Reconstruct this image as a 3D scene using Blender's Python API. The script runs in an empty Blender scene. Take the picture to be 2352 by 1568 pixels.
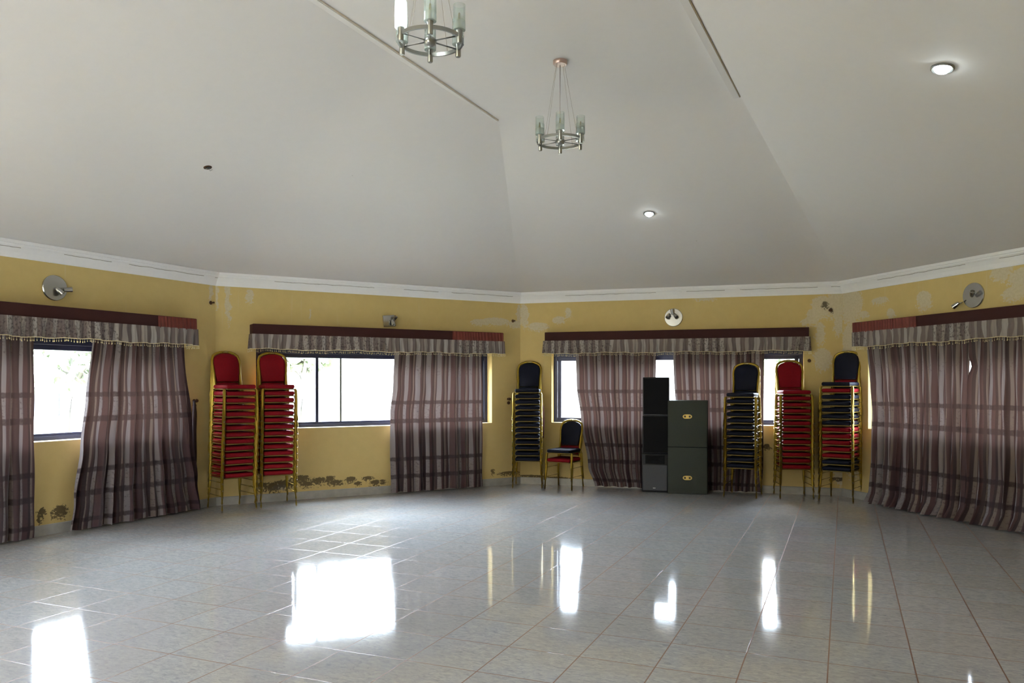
import bpy, bmesh, math, random
from mathutils import Vector, Matrix
random.seed(7)
S = bpy.context.scene
COL = S.collection
PI = math.pi

# ------------------------------------------------------------------ camera
F_PX, CX, HY, EYE = 1810.0, 1176.0, 882.0, 1.42
cd = bpy.data.cameras.new('camera')
cam = bpy.data.objects.new('camera', cd)
COL.objects.link(cam)
cam.location = (0, 0, EYE)
cam.rotation_euler = (PI / 2, 0, 0)
cd.sensor_width = 36.0
cd.lens = 36.0 * F_PX / 2352.0
cd.shift_y = (HY - 784.0) / 2352.0
cd.clip_start = 0.05
cd.clip_end = 400
S.camera = cam

# ------------------------------------------------------------------ object helpers
def link(name, bm, mats, parent=None, smooth=False, loc=None, rotz=0.0, auto=None):
    me = bpy.data.meshes.new(name)
    bmesh.ops.recalc_face_normals(bm, faces=bm.faces)
    bm.to_mesh(me)
    bm.free()
    for m in (mats if isinstance(mats, (list, tuple)) else [mats]):
        me.materials.append(m)
    if smooth:
        for p in me.polygons:
            p.use_smooth = True
        if auto:
            try:
                me.set_sharp_from_angle(angle=math.radians(auto))
            except Exception:
                pass
    o = bpy.data.objects.new(name, me)
    COL.objects.link(o)
    if parent is not None:
        o.parent = parent
    if loc is not None:
        o.location = loc
    o.rotation_euler = (0, 0, rotz)
    return o

def tag(o, label, cat, group=None, kind=None):
    o['label'] = label
    o['category'] = cat
    if group:
        o['group'] = group
    if kind:
        o['kind'] = kind
    return o

def thing(name, label, cat, loc=(0, 0, 0), rotz=0.0, group=None):
    o = bpy.data.objects.new(name, None)
    o.empty_display_size = 0.1
    COL.objects.link(o)
    o.location = loc
    o.rotation_euler = (0, 0, rotz)
    return tag(o, label, cat, group)

def struct(o):
    o['kind'] = 'structure'
    return o

def box(bm, c, s, bevel=0.0, seg=2, mat=0, M=None):
    r = bmesh.ops.create_cube(bm, size=1.0)
    vs = r['verts']
    for v in vs:
        v.co = Vector((c[0] + v.co.x * s[0], c[1] + v.co.y * s[1], c[2] + v.co.z * s[2]))
    fs = set(f for v in vs for f in v.link_faces)
    for f in fs:
        f.material_index = mat
    if bevel > 0:
        es = list(set(e for v in vs for e in v.link_edges))
        rb = bmesh.ops.bevel(bm, geom=es, offset=bevel, segments=seg, affect='EDGES', profile=0.5)
        for f in rb['faces']:
            f.material_index = mat
        vs = list(set(v for f in rb['faces'] for v in f.verts))
    if M is not None:
        allv = set(vs)
        bmesh.ops.transform(bm, matrix=M, verts=list(allv))
    return vs

def frame_at(d):
    d = d.normalized()
    up = Vector((0, 0, 1)) if abs(d.z) < 0.95 else Vector((1, 0, 0))
    a = d.cross(up).normalized()
    return a, a.cross(d).normalized()

def tube(bm, pts, r, seg=8, closed=False, caps=True, mat=0, flat=1.0):
    pts = [Vector(p) for p in pts]
    n = len(pts)
    rs = r if isinstance(r, (list, tuple)) else [r] * n
    rings = []
    pa = None
    for i, p in enumerate(pts):
        if closed:
            d = pts[(i + 1) % n] - pts[i - 1]
        elif i == 0:
            d = pts[1] - pts[0]
        elif i == n - 1:
            d = pts[-1] - pts[-2]
        else:
            d = (pts[i + 1] - p).normalized() + (p - pts[i - 1]).normalized()
        d = d.normalized()
        if pa is None:
            a, b = frame_at(d)
        else:
            a = pa - d * pa.dot(d)
            if a.length < 1e-4:
                a, b = frame_at(d)
            a.normalize()
            b = d.cross(a).normalized()
        pa = a
        rings.append([bm.verts.new(p + (a * math.cos(2 * PI * k / seg) + b * math.sin(2 * PI * k / seg) * flat) * rs[i]) for k in range(seg)])
    m = n if closed else n - 1
    for i in range(m):
        A, B = rings[i], rings[(i + 1) % n]
        for k in range(seg):
            f = bm.faces.new((A[k], A[(k + 1) % seg], B[(k + 1) % seg], B[k]))
            f.material_index = mat
    if caps and not closed:
        for R in (rings[0][::-1], rings[-1]):
            f = bm.faces.new(R)
            f.material_index = mat
    return rings

def lathe(bm, prof, c=(0, 0, 0), seg=24, axis='z', mat=0, M=None):
    """prof: list of (radius, height)"""
    rings = []
    for r, h in prof:
        ring = []
        for k in range(seg):
            a = 2 * PI * k / seg
            if axis == 'z':
                co = Vector((r * math.cos(a), r * math.sin(a), h))
            else:
                co = Vector((r * math.cos(a), h, r * math.sin(a)))
            co = (M @ co) if M is not None else co
            ring.append(bm.verts.new(co + Vector(c)))
        rings.append(ring)
    for A, B in zip(rings, rings[1:]):
        for k in range(seg):
            f = bm.faces.new((A[k], A[(k + 1) % seg], B[(k + 1) % seg], B[k]))
            f.material_index = mat
    for R, rad in ((rings[0][::-1], prof[0][0]), (rings[-1], prof[-1][0])):
        if rad > 1e-5:
            f = bm.faces.new(R)
            f.material_index = mat
    bmesh.ops.remove_doubles(bm, verts=[v for R in rings for v in R], dist=1e-5)

def prism(bm, outline, y0, y1, bevel=0.0, seg=2, fn=None, mat=0):
    """outline in x,z ; extruded from y0 to y1 ; fn maps (x,y,z)"""
    A = [bm.verts.new((x, y0, z)) for x, z in outline]
    B = [bm.verts.new((x, y1, z)) for x, z in outline]
    n = len(A)
    fs = [bm.faces.new(A), bm.faces.new(B[::-1])]
    rim = list(fs[0].edges) + list(fs[1].edges)
    for i in range(n):
        fs.append(bm.faces.new((A[i], B[i], B[(i + 1) % n], A[(i + 1) % n])))
    vs = set(A + B)
    for f in fs:
        f.material_index = mat
    if bevel:
        r = bmesh.ops.bevel(bm, geom=rim, offset=bevel, segments=seg, affect='EDGES', profile=0.5)
        vs |= set(r['verts'])
        vs = {v for v in bm.verts if v.is_valid}
    if fn:
        for v in list(vs):
            if v.is_valid:
                v.co = Vector(fn(*v.co))

# ------------------------------------------------------------------ material helpers
def srgb(r, g, b):
    def f(c):
        c /= 255.0
        return c / 12.92 if c <= 0.04045 else ((c + 0.055) / 1.055) ** 2.4
    return (f(r), f(g), f(b), 1.0)

class NT:
    def __init__(s, name):
        s.m = bpy.data.materials.new(name)
        s.m.use_nodes = True
        s.t = s.m.node_tree
        s.t.nodes.clear()
        s.out = s.n('ShaderNodeOutputMaterial')
    def n(s, typ, **kw):
        x = s.t.nodes.new(typ)
        for k, v in kw.items():
            setattr(x, k, v)
        return x
    def l(s, a, b):
        s.t.links.new(a, b)
    def put(s, sock, v):
        if isinstance(v, bpy.types.NodeSocket):
            s.l(v, sock)
        elif v is not None:
            sock.default_value = v
    def math(s, op, a, b=None, c=None, clamp=False):
        x = s.n('ShaderNodeMath', operation=op, use_clamp=clamp)
        s.put(x.inputs[0], a)
        if b is not None: s.put(x.inputs[1], b)
        if c is not None: s.put(x.inputs[2], c)
        return x.outputs[0]
    def vmath(s, op, a, b=None):
        x = s.n('ShaderNodeVectorMath', operation=op)
        s.put(x.inputs[0], a)
        if b is not None: s.put(x.inputs[1], b)
        return x.outputs['Value'] if op in ('LENGTH', 'DOT_PRODUCT') else x.outputs[0]
    def mix(s, f, a, b, mode='MIX'):
        x = s.n('ShaderNodeMix', data_type='RGBA', blend_type=mode)
        s.put(x.inputs[0], f); s.put(x.inputs[6], a); s.put(x.inputs[7], b)
        return x.outputs[2]
    def noise(s, vec, scale=5, detail=3, rough=0.5, dist=0.0):
        x = s.n('ShaderNodeTexNoise')
        if vec is not None: s.l(vec, x.inputs['Vector'])
        x.inputs['Scale'].default_value = scale
        x.inputs['Detail'].default_value = detail
        x.inputs['Roughness'].default_value = rough
        x.inputs['Distortion'].default_value = dist
        return x.outputs[0]
    def ramp(s, f, stops, interp='LINEAR'):
        x = s.n('ShaderNodeValToRGB')
        x.color_ramp.interpolation = interp
        e = x.color_ramp.elements
        while len(e) < len(stops): e.new(0.5)
        for el, (p, c) in zip(e, stops):
            el.position = p
            el.color = c if len(c) == 4 else (*c, 1)
        s.put(x.inputs[0], f)
        return x.outputs[0]
    def bsdf(s, color, rough=0.5, metal=0.0, spec=0.5, bump=None, bstr=0.3, bdist=0.01, **kw):
        x = s.n('ShaderNodeBsdfPrincipled')
        s.put(x.inputs['Base Color'], color)
        s.put(x.inputs['Roughness'], rough)
        s.put(x.inputs['Metallic'], metal)
        x.inputs['Specular IOR Level'].default_value = spec
        for k, v in kw.items():
            s.put(x.inputs[k.replace('_', ' ')], v)
        if bump is not None:
            b = s.n('ShaderNodeBump')
            b.inputs['Strength'].default_value = bstr
            b.inputs['Distance'].default_value = bdist
            s.l(bump, b.inputs['Height'])
            s.l(b.outputs[0], x.inputs['Normal'])
        s.l(x.outputs[0], s.out.inputs[0])
        return x

def simple(name, col, rough=0.5, metal=0.0, spec=0.5, var=0.08, vscale=20, bump=0.0, **kw):
    t = NT(name)
    co = t.n('ShaderNodeTexCoord').outputs['Object']
    nz = t.noise(co, vscale, 4)
    c2 = tuple(min(1, c * (1 - var * 2)) for c in col[:3]) + (1,)
    c3 = tuple(min(1, c * (1 + var * 2)) for c in col[:3]) + (1,)
    cc = t.mix(nz, c2, c3)
    t.bsdf(cc, rough, metal, spec, bump=nz if bump else None, bstr=bump, **kw)
    return t.m

# ---- room geometry (metres; x right, y away, z up)
AB = Vector((-3.469, 9.22, 0)); BC = Vector((0.118, 11.26, 0)); CDc = Vector((4.200, 10.02, 0))
A1 = AB + Vector((-0.4597, -0.888, 0)) * 4.2
D1 = CDc + Vector((0.281, -0.9597, 0)) * 4.2
U = Vector((0.432, 0.902, 0)).normalized()
E1 = D1 - U * 9.0
F1 = A1 - U * 9.6
H = 2.57
HT = 2.70
CEIL = 3.77

class Wall:
    """p0 -> p1 runs left to right seen from inside; n points into the room"""
    def __init__(s, p0, p1):
        s.p0, s.p1 = p0.copy(), p1.copy()
        s.L = (p1 - p0).length
        s.d = (p1 - p0).normalized()
        s.n = Vector((s.d.y, -s.d.x, 0))
        s.ang = math.atan2(s.d.y, s.d.x)
    def P(s, t, z, off=0.0):
        p = s.p0 + s.d * t + s.n * off
        return Vector((p.x, p.y, z))
    def hit(s, px, py=None, off=0.0):
        k = (px - CX) / F_PX
        q = s.p0 + s.n * off
        t = (k * q.y - q.x) / (s.d.x - k * s.d.y)
        if py is None:
            return t
        y = q.y + s.d.y * t
        return t, EYE + (HY - py) * y / F_PX
WA, WB, WC, WD = Wall(A1, AB), Wall(AB, BC), Wall(BC, CDc), Wall(CDc, D1)
WE, WG, WF = Wall(D1, E1), Wall(E1, F1), Wall(F1, A1)

# ------------------------------------------------------------------ materials
def wall_mat(name, white, dark, seed):
    """white: blobs of bare plaster (t,z,rt,rz); dark: damp stains (t,z,rt,rz)"""
    t = NT(name)
    uv = t.n('ShaderNodeUVMap').outputs[0]
    off = t.vmath('ADD', uv, (seed * 7.3, seed * 3.1, 0.0))
    n1 = t.noise(off, 1.3, 4, 0.6)
    n2 = t.noise(off, 9.0, 5, 0.65)
    n3 = t.noise(off, 38.0, 4, 0.7)
    base = t.mix(n1, srgb(210, 184, 118), srgb(222, 199, 138))
    base = t.mix(t.math('MULTIPLY', n2, 0.35), base, srgb(180, 154, 96))
    # faint drips running down from the cornice
    st = t.n('ShaderNodeMapping')
    st.inputs['Scale'].default_value = (26, 1.1, 1)
    t.l(off, st.inputs[0])
    drip = t.ramp(t.noise(st.outputs[0], 1.0, 2), [(0.66, (0, 0, 0, 1)), (0.74, (1, 1, 1, 1))])
    sep = t.n('ShaderNodeSeparateXYZ'); t.l(uv, sep.inputs[0])
    hi = t.math('MULTIPLY', t.math('SUBTRACT', sep.outputs[1], 1.9), 1.4, clamp=True)
    base = t.mix(t.math('MULTIPLY', t.math('MULTIPLY', drip, hi), 0.35), base, srgb(214, 200, 165))
    # distorted coordinates for ragged edges
    dx = t.n('ShaderNodeCombineXYZ')
    t.l(t.math('SUBTRACT', n2, 0.5), dx.inputs[0]); t.l(t.math('SUBTRACT', n3, 0.5), dx.inputs[1])
    def mask(blobs, amp, thr):
        m = None
        duv = t.vmath('ADD', uv, t.vmath('MULTIPLY', dx.outputs[0], (amp, amp, 0)))
        for (bt, bz, rt, rz) in blobs:
            d = t.vmath('SUBTRACT', duv, (bt, bz, 0))
            d = t.vmath('MULTIPLY', d, (1 / rt, 1 / rz, 0))
            v = t.math('SUBTRACT', 1.0, t.vmath('LENGTH', d))
            m = v if m is None else t.math('MAXIMUM', m, v)
        return m
    if white:
        m = t.math('ADD', mask(white, 0.16, 0), t.math('MULTIPLY', t.math('SUBTRACT', n3, 0.5), 1.6))
        m = t.math('MULTIPLY', t.math('SUBTRACT', m, 0.05), 9.0, clamp=True)
        plaster = t.mix(n3, srgb(186, 172, 140), srgb(226, 216, 192))
        base = t.mix(t.math('MULTIPLY', m, 0.85), base, plaster)
    if dark:
        m = t.math('ADD', mask(dark, 0.12, 0), t.math('MULTIPLY', t.math('SUBTRACT', n3, 0.5), 3.0))
        m = t.math('MULTIPLY', t.math('SUBTRACT', m, 0.16), 7.0, clamp=True)
        base = t.mix(t.math('MULTIPLY', m, 0.85), base, srgb(74, 60, 44))
    t.bsdf(base, 0.75, spec=0.25, bump=n2, bstr=0.12, bdist=0.01)
    return t.m

def ceiling_mat():
    t = NT('ceiling_paint')
    co = t.n('ShaderNodeTexCoord').outputs['Object']
    n1 = t.noise(co, 0.5, 3); n2 = t.noise(co, 14, 5, 0.7)
    c = t.mix(n1, srgb(229, 226, 223), srgb(235, 229, 227))
    c = t.mix(t.math('MULTIPLY', n2, 0.12), c, srgb(190, 186, 176))
    v = t.n('ShaderNodeTexVoronoi'); v.inputs['Scale'].default_value = 1.3; t.l(co, v.inputs['Vector'])
    spot = t.math('LESS_THAN', v.outputs['Distance'], 0.012)
    c = t.mix(t.math('MULTIPLY', spot, 0.3), c, srgb(130, 122, 110))
    t.bsdf(c, 0.8, spec=0.2, bump=n2, bstr=0.05)
    return t.m

def cornice_mat():
    t = NT('cornice_plaster')
    uv = t.n('ShaderNodeUVMap').outputs[0]
    sep = t.n('ShaderNodeSeparateXYZ'); t.l(uv, sep.inputs[0])
    n2 = t.noise(uv, 6, 4); n3 = t.noise(uv, 25, 4, 0.7)
    c = t.mix(n3, srgb(240, 239, 241), srgb(248, 247, 247))
    # crack line near the top edge of the moulding (v is the height along the profile)
    y = t.math('ADD', sep.outputs[1], t.math('MULTIPLY', t.math('SUBTRACT', n2, 0.5), 0.03))
    ck = t.math('LESS_THAN', t.math('ABSOLUTE', t.math('SUBTRACT', y, 0.112)), 0.0035)
    ck = t.math('MULTIPLY', ck, t.math('GREATER_THAN', t.noise(uv, 1.1, 2), 0.44))
    c = t.mix(t.math('MULTIPLY', ck, 0.7), c, srgb(105, 92, 74))
    t.bsdf(c, 0.7, spec=0.25)
    return t.m

def floor_mat():
    t = NT('floor_tiles')
    co = t.n('ShaderNodeTexCoord').outputs['Object']
    sep = t.n('ShaderNodeSeparateXYZ'); t.l(co, sep.inputs[0])
    x, y = sep.outputs[0], sep.outputs[1]
    th = math.radians(22.9)
    c, s = math.cos(th), math.sin(th)
    T = 0.400
    a = t.math('SUBTRACT', t.math('MULTIPLY', x, c), t.math('MULTIPLY', y, s))
    b = t.math('ADD', t.math('MULTIPLY', x, s), t.math('MULTIPLY', y, c))
    a = t.math('DIVIDE', t.math('ADD', a, 0.078 + 20 * T), T)
    b = t.math('DIVIDE', t.math('ADD', b, -2.722 + 20 * T), T)
    fa, fb = t.math('FRACT', a), t.math('FRACT', b)
    ia, ib = t.math('FLOOR', a), t.math('FLOOR', b)
    ea = t.math('ABSOLUTE', t.math('SUBTRACT', fa, 0.5)); eb = t.math('ABSOLUTE', t.math('SUBTRACT', fb, 0.5))
    edge = t.math('MAXIMUM', ea, eb)
    grout = t.math('GREATER_THAN', edge, 0.4915)
    idv = t.n('ShaderNodeCombineXYZ'); t.l(ia, idv.inputs[0]); t.l(ib, idv.inputs[1])
    wn = t.n('ShaderNodeTexWhiteNoise', noise_dimensions='2D'); t.l(idv.outputs[0], wn.inputs['Vector'])
    lv = t.n('ShaderNodeCombineXYZ'); t.l(a, lv.inputs[0]); t.l(b, lv.inputs[1])
    shifted = t.vmath('ADD', lv.outputs[0], t.vmath('MULTIPLY', wn.outputs['Color'], (37, 23, 11)))
    mp = t.n('ShaderNodeMapping'); mp.inputs['Scale'].default_value = (1.0, 2.1, 1); mp.inputs['Rotation'].default_value = (0, 0, 0.6)
    t.l(shifted, mp.inputs[0])
    m1 = t.noise(mp.outputs[0], 9, 6, 0.72, 0.9)
    m2 = t.noise(mp.outputs[0], 2.2, 3, 0.5, 0.4)
    col = t.ramp(m1, [(0.30, srgb(138, 141, 146)), (0.44, srgb(162, 163, 165)), (0.56, srgb(178, 177, 175)), (0.72, srgb(192, 190, 186))])
    col = t.mix(t.math('MULTIPLY', m2, 0.35), col, srgb(150, 144, 138))
    tint = t.math('MULTIPLY', wn.outputs['Value'], 0.16)
    col = t.mix(tint, col, srgb(150, 134, 112))
    col = t.mix(grout, col, srgb(116, 84, 66))
    sm = t.noise(co, 0.9, 4, 0.6)
    fine = t.noise(lv.outputs[0], 60, 2, 0.5)
    rough = t.math('ADD', t.math('MULTIPLY', sm, 0.07), 0.02)
    rough = t.math('ADD', rough, t.math('MULTIPLY', grout, 0.5))
    vor = t.n('ShaderNodeTexVoronoi', feature='DISTANCE_TO_EDGE'); vor.inputs['Scale'].default_value = 9.0
    t.l(t.vmath('ADD', lv.outputs[0], t.vmath('MULTIPLY', wn.outputs['Color'], (5, 5, 0))), vor.inputs['Vector'])
    hgt = t.math('SUBTRACT', t.math('MULTIPLY', t.noise(co, 2.0, 1, 0.4), 0.7), t.math('MULTIPLY', grout, 0.03))
    P = t.bsdf(col, rough, spec=0.55, bump=hgt, bstr=0.10, bdist=0.01)
    t.l(t.math('MULTIPLY', t.math('SUBTRACT', 1.0, t.math('MULTIPLY', grout, 0.5)), 0.55), P.inputs['Specular IOR Level'])
    return t.m

def curtain_mat(name, light=1.0):
    t = NT(name)
    uv = t.n('ShaderNodeUVMap').outputs[0]
    sep = t.n('ShaderNodeSeparateXYZ'); t.l(uv, sep.inputs[0])
    u, v = sep.outputs[0], sep.outputs[1]
    fr = t.math('FRACT', t.math('DIVIDE', u, 0.205))
    mau, dk = srgb(76, 53, 55), srgb(50, 36, 38)
    lg, bg = srgb(126, 118, 119), srgb(112, 99, 92)
    col = t.ramp(fr, [(0.0, lg), (0.24, lg), (0.26, mau), (0.52, mau), (0.54, dk), (0.64, dk), (0.66, bg), (0.78, bg), (0.80, mau), (0.98, dk)])
    # floral horizontal bands
    nz = t.noise(uv, 42, 3, 0.7); nb = t.noise(uv, 20, 3, 0.6)
    vv = t.math('ADD', v, t.math('MULTIPLY', t.math('SUBTRACT', nb, 0.5), 0.03))
    band = None
    for z, w in ((1.32, 0.030), (1.08, 0.034), (0.585, 0.030), (0.36, 0.034), (0.105, 0.026)):
        d = t.math('SUBTRACT', w, t.math('ABSOLUTE', t.math('SUBTRACT', vv, z)))
        d = t.math('MULTIPLY', d, 90.0, clamp=True)
        band = d if band is None else t.math('MAXIMUM', band, d)
    zone = None
    for z, w in ((1.20, 0.12), (0.34, 0.26), (1.74, 0.06)):
        d = t.math('GREATER_THAN', t.math('SUBTRACT', w, t.math('ABSOLUTE', t.math('SUBTRACT', v, z))), 0)
        zone = d if zone is None else t.math('MAXIMUM', zone, d)
    flower = t.math('MULTIPLY', zone, t.math('MULTIPLY', t.math('SUBTRACT', nz, 0.54), 9.0, clamp=True))
    col = t.mix(t.math('MULTIPLY', flower, 0.6), col, srgb(66, 48, 50))
    bmix = t.math('MULTIPLY', band, t.math('ADD', t.math('MULTIPLY', nz, 0.5), 0.55))
    col = t.mix(bmix, col, srgb(44, 28, 32))
    weave = t.noise(uv, 300, 2)
    P = t.n('ShaderNodeBsdfPrincipled')
    t.l(col, P.inputs['Base Color']); P.inputs['Roughness'].default_value = 0.55
    P.inputs['Specular IOR Level'].default_value = 0.3
    P.inputs['Sheen Weight'].default_value = 0.3
    P.inputs['Sheen Roughness'].default_value = 0.4
    T = t.n('ShaderNodeBsdfTranslucent'); t.l(t.mix(0.25, col, srgb(172, 130, 108)), T.inputs[0])
    mx = t.n('ShaderNodeMixShader'); mx.inputs[0].default_value = 0.035
    t.l(P.outputs[0], mx.inputs[1]); t.l(T.outputs[0], mx.inputs[2]); t.l(mx.outputs[0], t.out.inputs[0])
    return t.m

def valance_mat():
    t = NT('valance_cloth')
    uv = t.n('ShaderNodeUVMap').outputs[0]
    sep = t.n('ShaderNodeSeparateXYZ'); t.l(uv, sep.inputs[0])
    u, v = sep.outputs[0], sep.outputs[1]
    fr = t.math('FRACT', t.math('DIVIDE', t.math('ADD', u, t.math('MULTIPLY', t.noise(uv, 2.3, 2), 0.18)), 0.29))
    col = t.ramp(fr, [(0.0, srgb(160, 152, 146)), (0.22, srgb(160, 152, 146)), (0.25, srgb(114, 102, 98)), (0.50, srgb(120, 106, 102)), (0.53, srgb(148, 138, 130)), (0.72, srgb(148, 138, 130)), (0.75, srgb(106, 94, 92)), (0.98, srgb(114, 102, 98))])
    nz = t.noise(uv, 38, 3, 0.7)
    seg = t.math('GREATER_THAN', t.noise(uv, 0.9, 0), 0.53)
    fl = t.math('MULTIPLY', seg, t.math('MULTIPLY', t.math('SUBTRACT', nz, 0.5), 8, clamp=True))
    col = t.mix(t.math('MULTIPLY', fl, 0.75), col, srgb(60, 48, 50))
    t.bsdf(col, 0.7, spec=0.2)
    return t.m

M = {}
M['ceiling'] = ceiling_mat()
M['cornice'] = cornice_mat()
M['floor'] = floor_mat()
M['curtain'] = curtain_mat('curtain_cloth')
M['valance'] = valance_mat()
M['fringe'] = simple('fringe_beads', srgb(222, 208, 164), 0.5)
M['pelmet'] = simple('pelmet_cloth', srgb(62, 34, 31), 0.75, spec=0.2, var=0.12, vscale=6)
M['gather'] = simple('pelmet_gathered', srgb(112, 52, 44), 0.5, spec=0.3, var=0.15, vscale=8)
M['frame'] = simple('window_frame_navy', srgb(42, 46, 74), 0.35, 0.3, var=0.05)
M['alu'] = simple('window_bar', srgb(70, 74, 62), 0.35, 0.6, var=0.05)
M['gold'] = simple('gold_chair_frame', srgb(158, 130, 36), 0.36, 0.5, var=0.12, vscale=30)
M['cap'] = simple('chair_foot', srgb(150, 130, 90), 0.3, 0.2)
M['grip'] = simple('chair_grip', srgb(220, 205, 150), 0.22, 0.9, var=0.02)
M['red'] = simple('red_fabric', srgb(124, 5, 20), 0.75, spec=0.2, var=0.08, vscale=60)
M['navy'] = simple('navy_fabric', srgb(10, 14, 34), 0.7, spec=0.25, var=0.08, vscale=60)
M['greybox'] = simple('grey_carpet_board', srgb(66, 70, 64), 0.8, spec=0.2, var=0.06, vscale=80, bump=0.1)
M['black'] = simple('black_cabinet', srgb(24, 24, 26), 0.5, spec=0.4, var=0.1)
M['grille'] = simple('black_grille', srgb(17, 17, 19), 0.8, spec=0.2, var=0.2, vscale=300)
M['greygrille'] = simple('grey_grille', srgb(78, 80, 86), 0.6, spec=0.3, var=0.12, vscale=200)
M['brass'] = simple('brass_plate', srgb(170, 145, 80), 0.35, 0.7, var=0.06)
M['socket'] = simple('dark_socket', srgb(14, 12, 10), 0.6)
M['badge'] = simple('pale_badge', srgb(190, 190, 190), 0.4)
M['chrome'] = simple('chrome', srgb(180, 178, 174), 0.24, 0.95, var=0.02)
M['satin'] = simple('satin_nickel', srgb(150, 150, 146), 0.3, 0.85, var=0.03)
M['wire'] = simple('steel_wire', srgb(150, 130, 110), 0.4, 0.6)
M['canopy'] = simple('coppery_canopy', srgb(186, 162, 154), 0.3, 0.8, var=0.03)
M['maroon'] = simple('maroon_tieback', srgb(84, 26, 24), 0.7, var=0.1)
M['darkband'] = simple('dark_tieback', srgb(46, 28, 30), 0.7, var=0.1)
M['rust'] = simple('rusty_iron', srgb(90, 62, 40), 0.7, 0.4, var=0.2)
M['skirt'] = simple('skirting_stone', srgb(168, 166, 160), 0.3, var=0.14, vscale=12)
M['seam'] = simple('seam_line', srgb(226, 216, 198), 0.8)
M['seam_brown'] = simple('seam_line_brown', srgb(186, 168, 138), 0.8)
M['rail'] = simple('gold_rail_shaded', srgb(118, 98, 42), 0.5, 0.4)  # chair gold darkened: the shade under the seats is put into the colour
M['sill'] = simple('reveal_paint', srgb(226, 204, 160), 0.7)
M['whitewall'] = simple('outside_white', srgb(128, 126, 122), 0.8)
M['bark'] = simple('bark', srgb(140, 134, 128), 0.9)
M['leaf'] = simple('leaves', srgb(136, 144, 120), 0.7, var=0.2, vscale=3)  # paler than real foliage: washed-out glare put into the colour
M['roof'] = simple('outside_roof', srgb(70, 64, 60), 0.8)
M['gdark'] = simple('outside_door', srgb(60, 62, 74), 0.6)

def grass_mat():
    t = NT('lawn')
    co = t.n('ShaderNodeTexCoord').outputs['Object']
    c = t.mix(t.noise(co, 0.6, 5, 0.7), srgb(92, 92, 76), srgb(116, 114, 102))
    t.bsdf(c, 0.9, spec=0.1)
    return t.m
M['lawn'] = grass_mat()

def glass_mat():
    t = NT('window_glass')
    g = t.n('ShaderNodeBsdfGlossy'); g.inputs['Roughness'].default_value = 0.02
    tr = t.n('ShaderNodeBsdfTransparent'); tr.inputs[0].default_value = (0.96, 0.98, 0.98, 1)
    fr = t.n('ShaderNodeFresnel'); fr.inputs[0].default_value = 1.45
    mx = t.n('ShaderNodeMixShader')
    t.l(t.math('MULTIPLY', fr.outputs[0], 0.7), mx.inputs[0]); t.l(tr.outputs[0], mx.inputs[1]); t.l(g.outputs[0], mx.inputs[2])
    t.l(mx.outputs[0], t.out.inputs[0])
    return t.m
M['glass'] = glass_mat()

def tubeglass_mat():
    t = NT('lamp_tube_glass')
    co = t.n('ShaderNodeTexCoord').outputs['Object']
    sep = t.n('ShaderNodeSeparateXYZ'); t.l(co, sep.inputs[0])
    fz = t.math('MAXIMUM', 0.10, t.math('SUBTRACT', 0.42, t.math('MULTIPLY', sep.outputs[2], 3.4)))
    D = t.n('ShaderNodeBsdfDiffuse'); D.inputs[0].default_value = srgb(236, 246, 242)
    T = t.n('ShaderNodeBsdfTranslucent'); T.inputs[0].default_value = srgb(236, 246, 242)
    dt = t.n('ShaderNodeMixShader'); dt.inputs[0].default_value = 0.5
    t.l(D.outputs[0], dt.inputs[1]); t.l(T.outputs[0], dt.inputs[2])
    tr = t.n('ShaderNodeBsdfTransparent'); tr.inputs[0].default_value = (0.97, 0.99, 0.98, 1)
    mx = t.n('ShaderNodeMixShader'); t.l(fz, mx.inputs[0])
    t.l(tr.outputs[0], mx.inputs[1]); t.l(dt.outputs[0], mx.inputs[2])
    g = t.n('ShaderNodeBsdfGlossy'); g.inputs['Roughness'].default_value = 0.08
    fr = t.n('ShaderNodeLayerWeight'); fr.inputs[0].default_value = 0.25
    m2 = t.n('ShaderNodeMixShader'); t.l(t.math('MULTIPLY', fr.outputs[0], 0.5), m2.inputs[0]); t.l(mx.outputs[0], m2.inputs[1]); t.l(g.outputs[0], m2.inputs[2])
    t.l(m2.outputs[0], t.out.inputs[0])
    return t.m
M['tube'] = tubeglass_mat()

def emis(name, col, st):
    t = NT(name)
    e = t.n('ShaderNodeEmission'); e.inputs[0].default_value = col; e.inputs[1].default_value = st
    t.l(e.outputs[0], t.out.inputs[0])
    return t.m
M['lit'] = emis('lit_led', (0.86, 0.97, 1.0, 1), 70.0)
M['litbulb'] = emis('lit_bulb', (0.9, 0.97, 1.0, 1), 60.0)

# ------------------------------------------------------------------ floor
bm = bmesh.new()
poly = [AB, BC, CDc, D1, E1, F1, A1]
cen = sum(poly, Vector()) / len(poly)
vs = [bm.verts.new(p + (p - cen).normalized() * 0.25) for p in poly]
vs2 = [bm.verts.new(v.co + Vector((0, 0, -0.15))) for v in vs]
bm.faces.new(vs[::-1]); bm.faces.new(vs2)
for i in range(len(vs)):
    j = (i + 1) % len(vs)
    bm.faces.new((vs[i], vs[j], vs2[j], vs2[i]))
struct(link('floor', bm, M['floor']))

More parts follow.
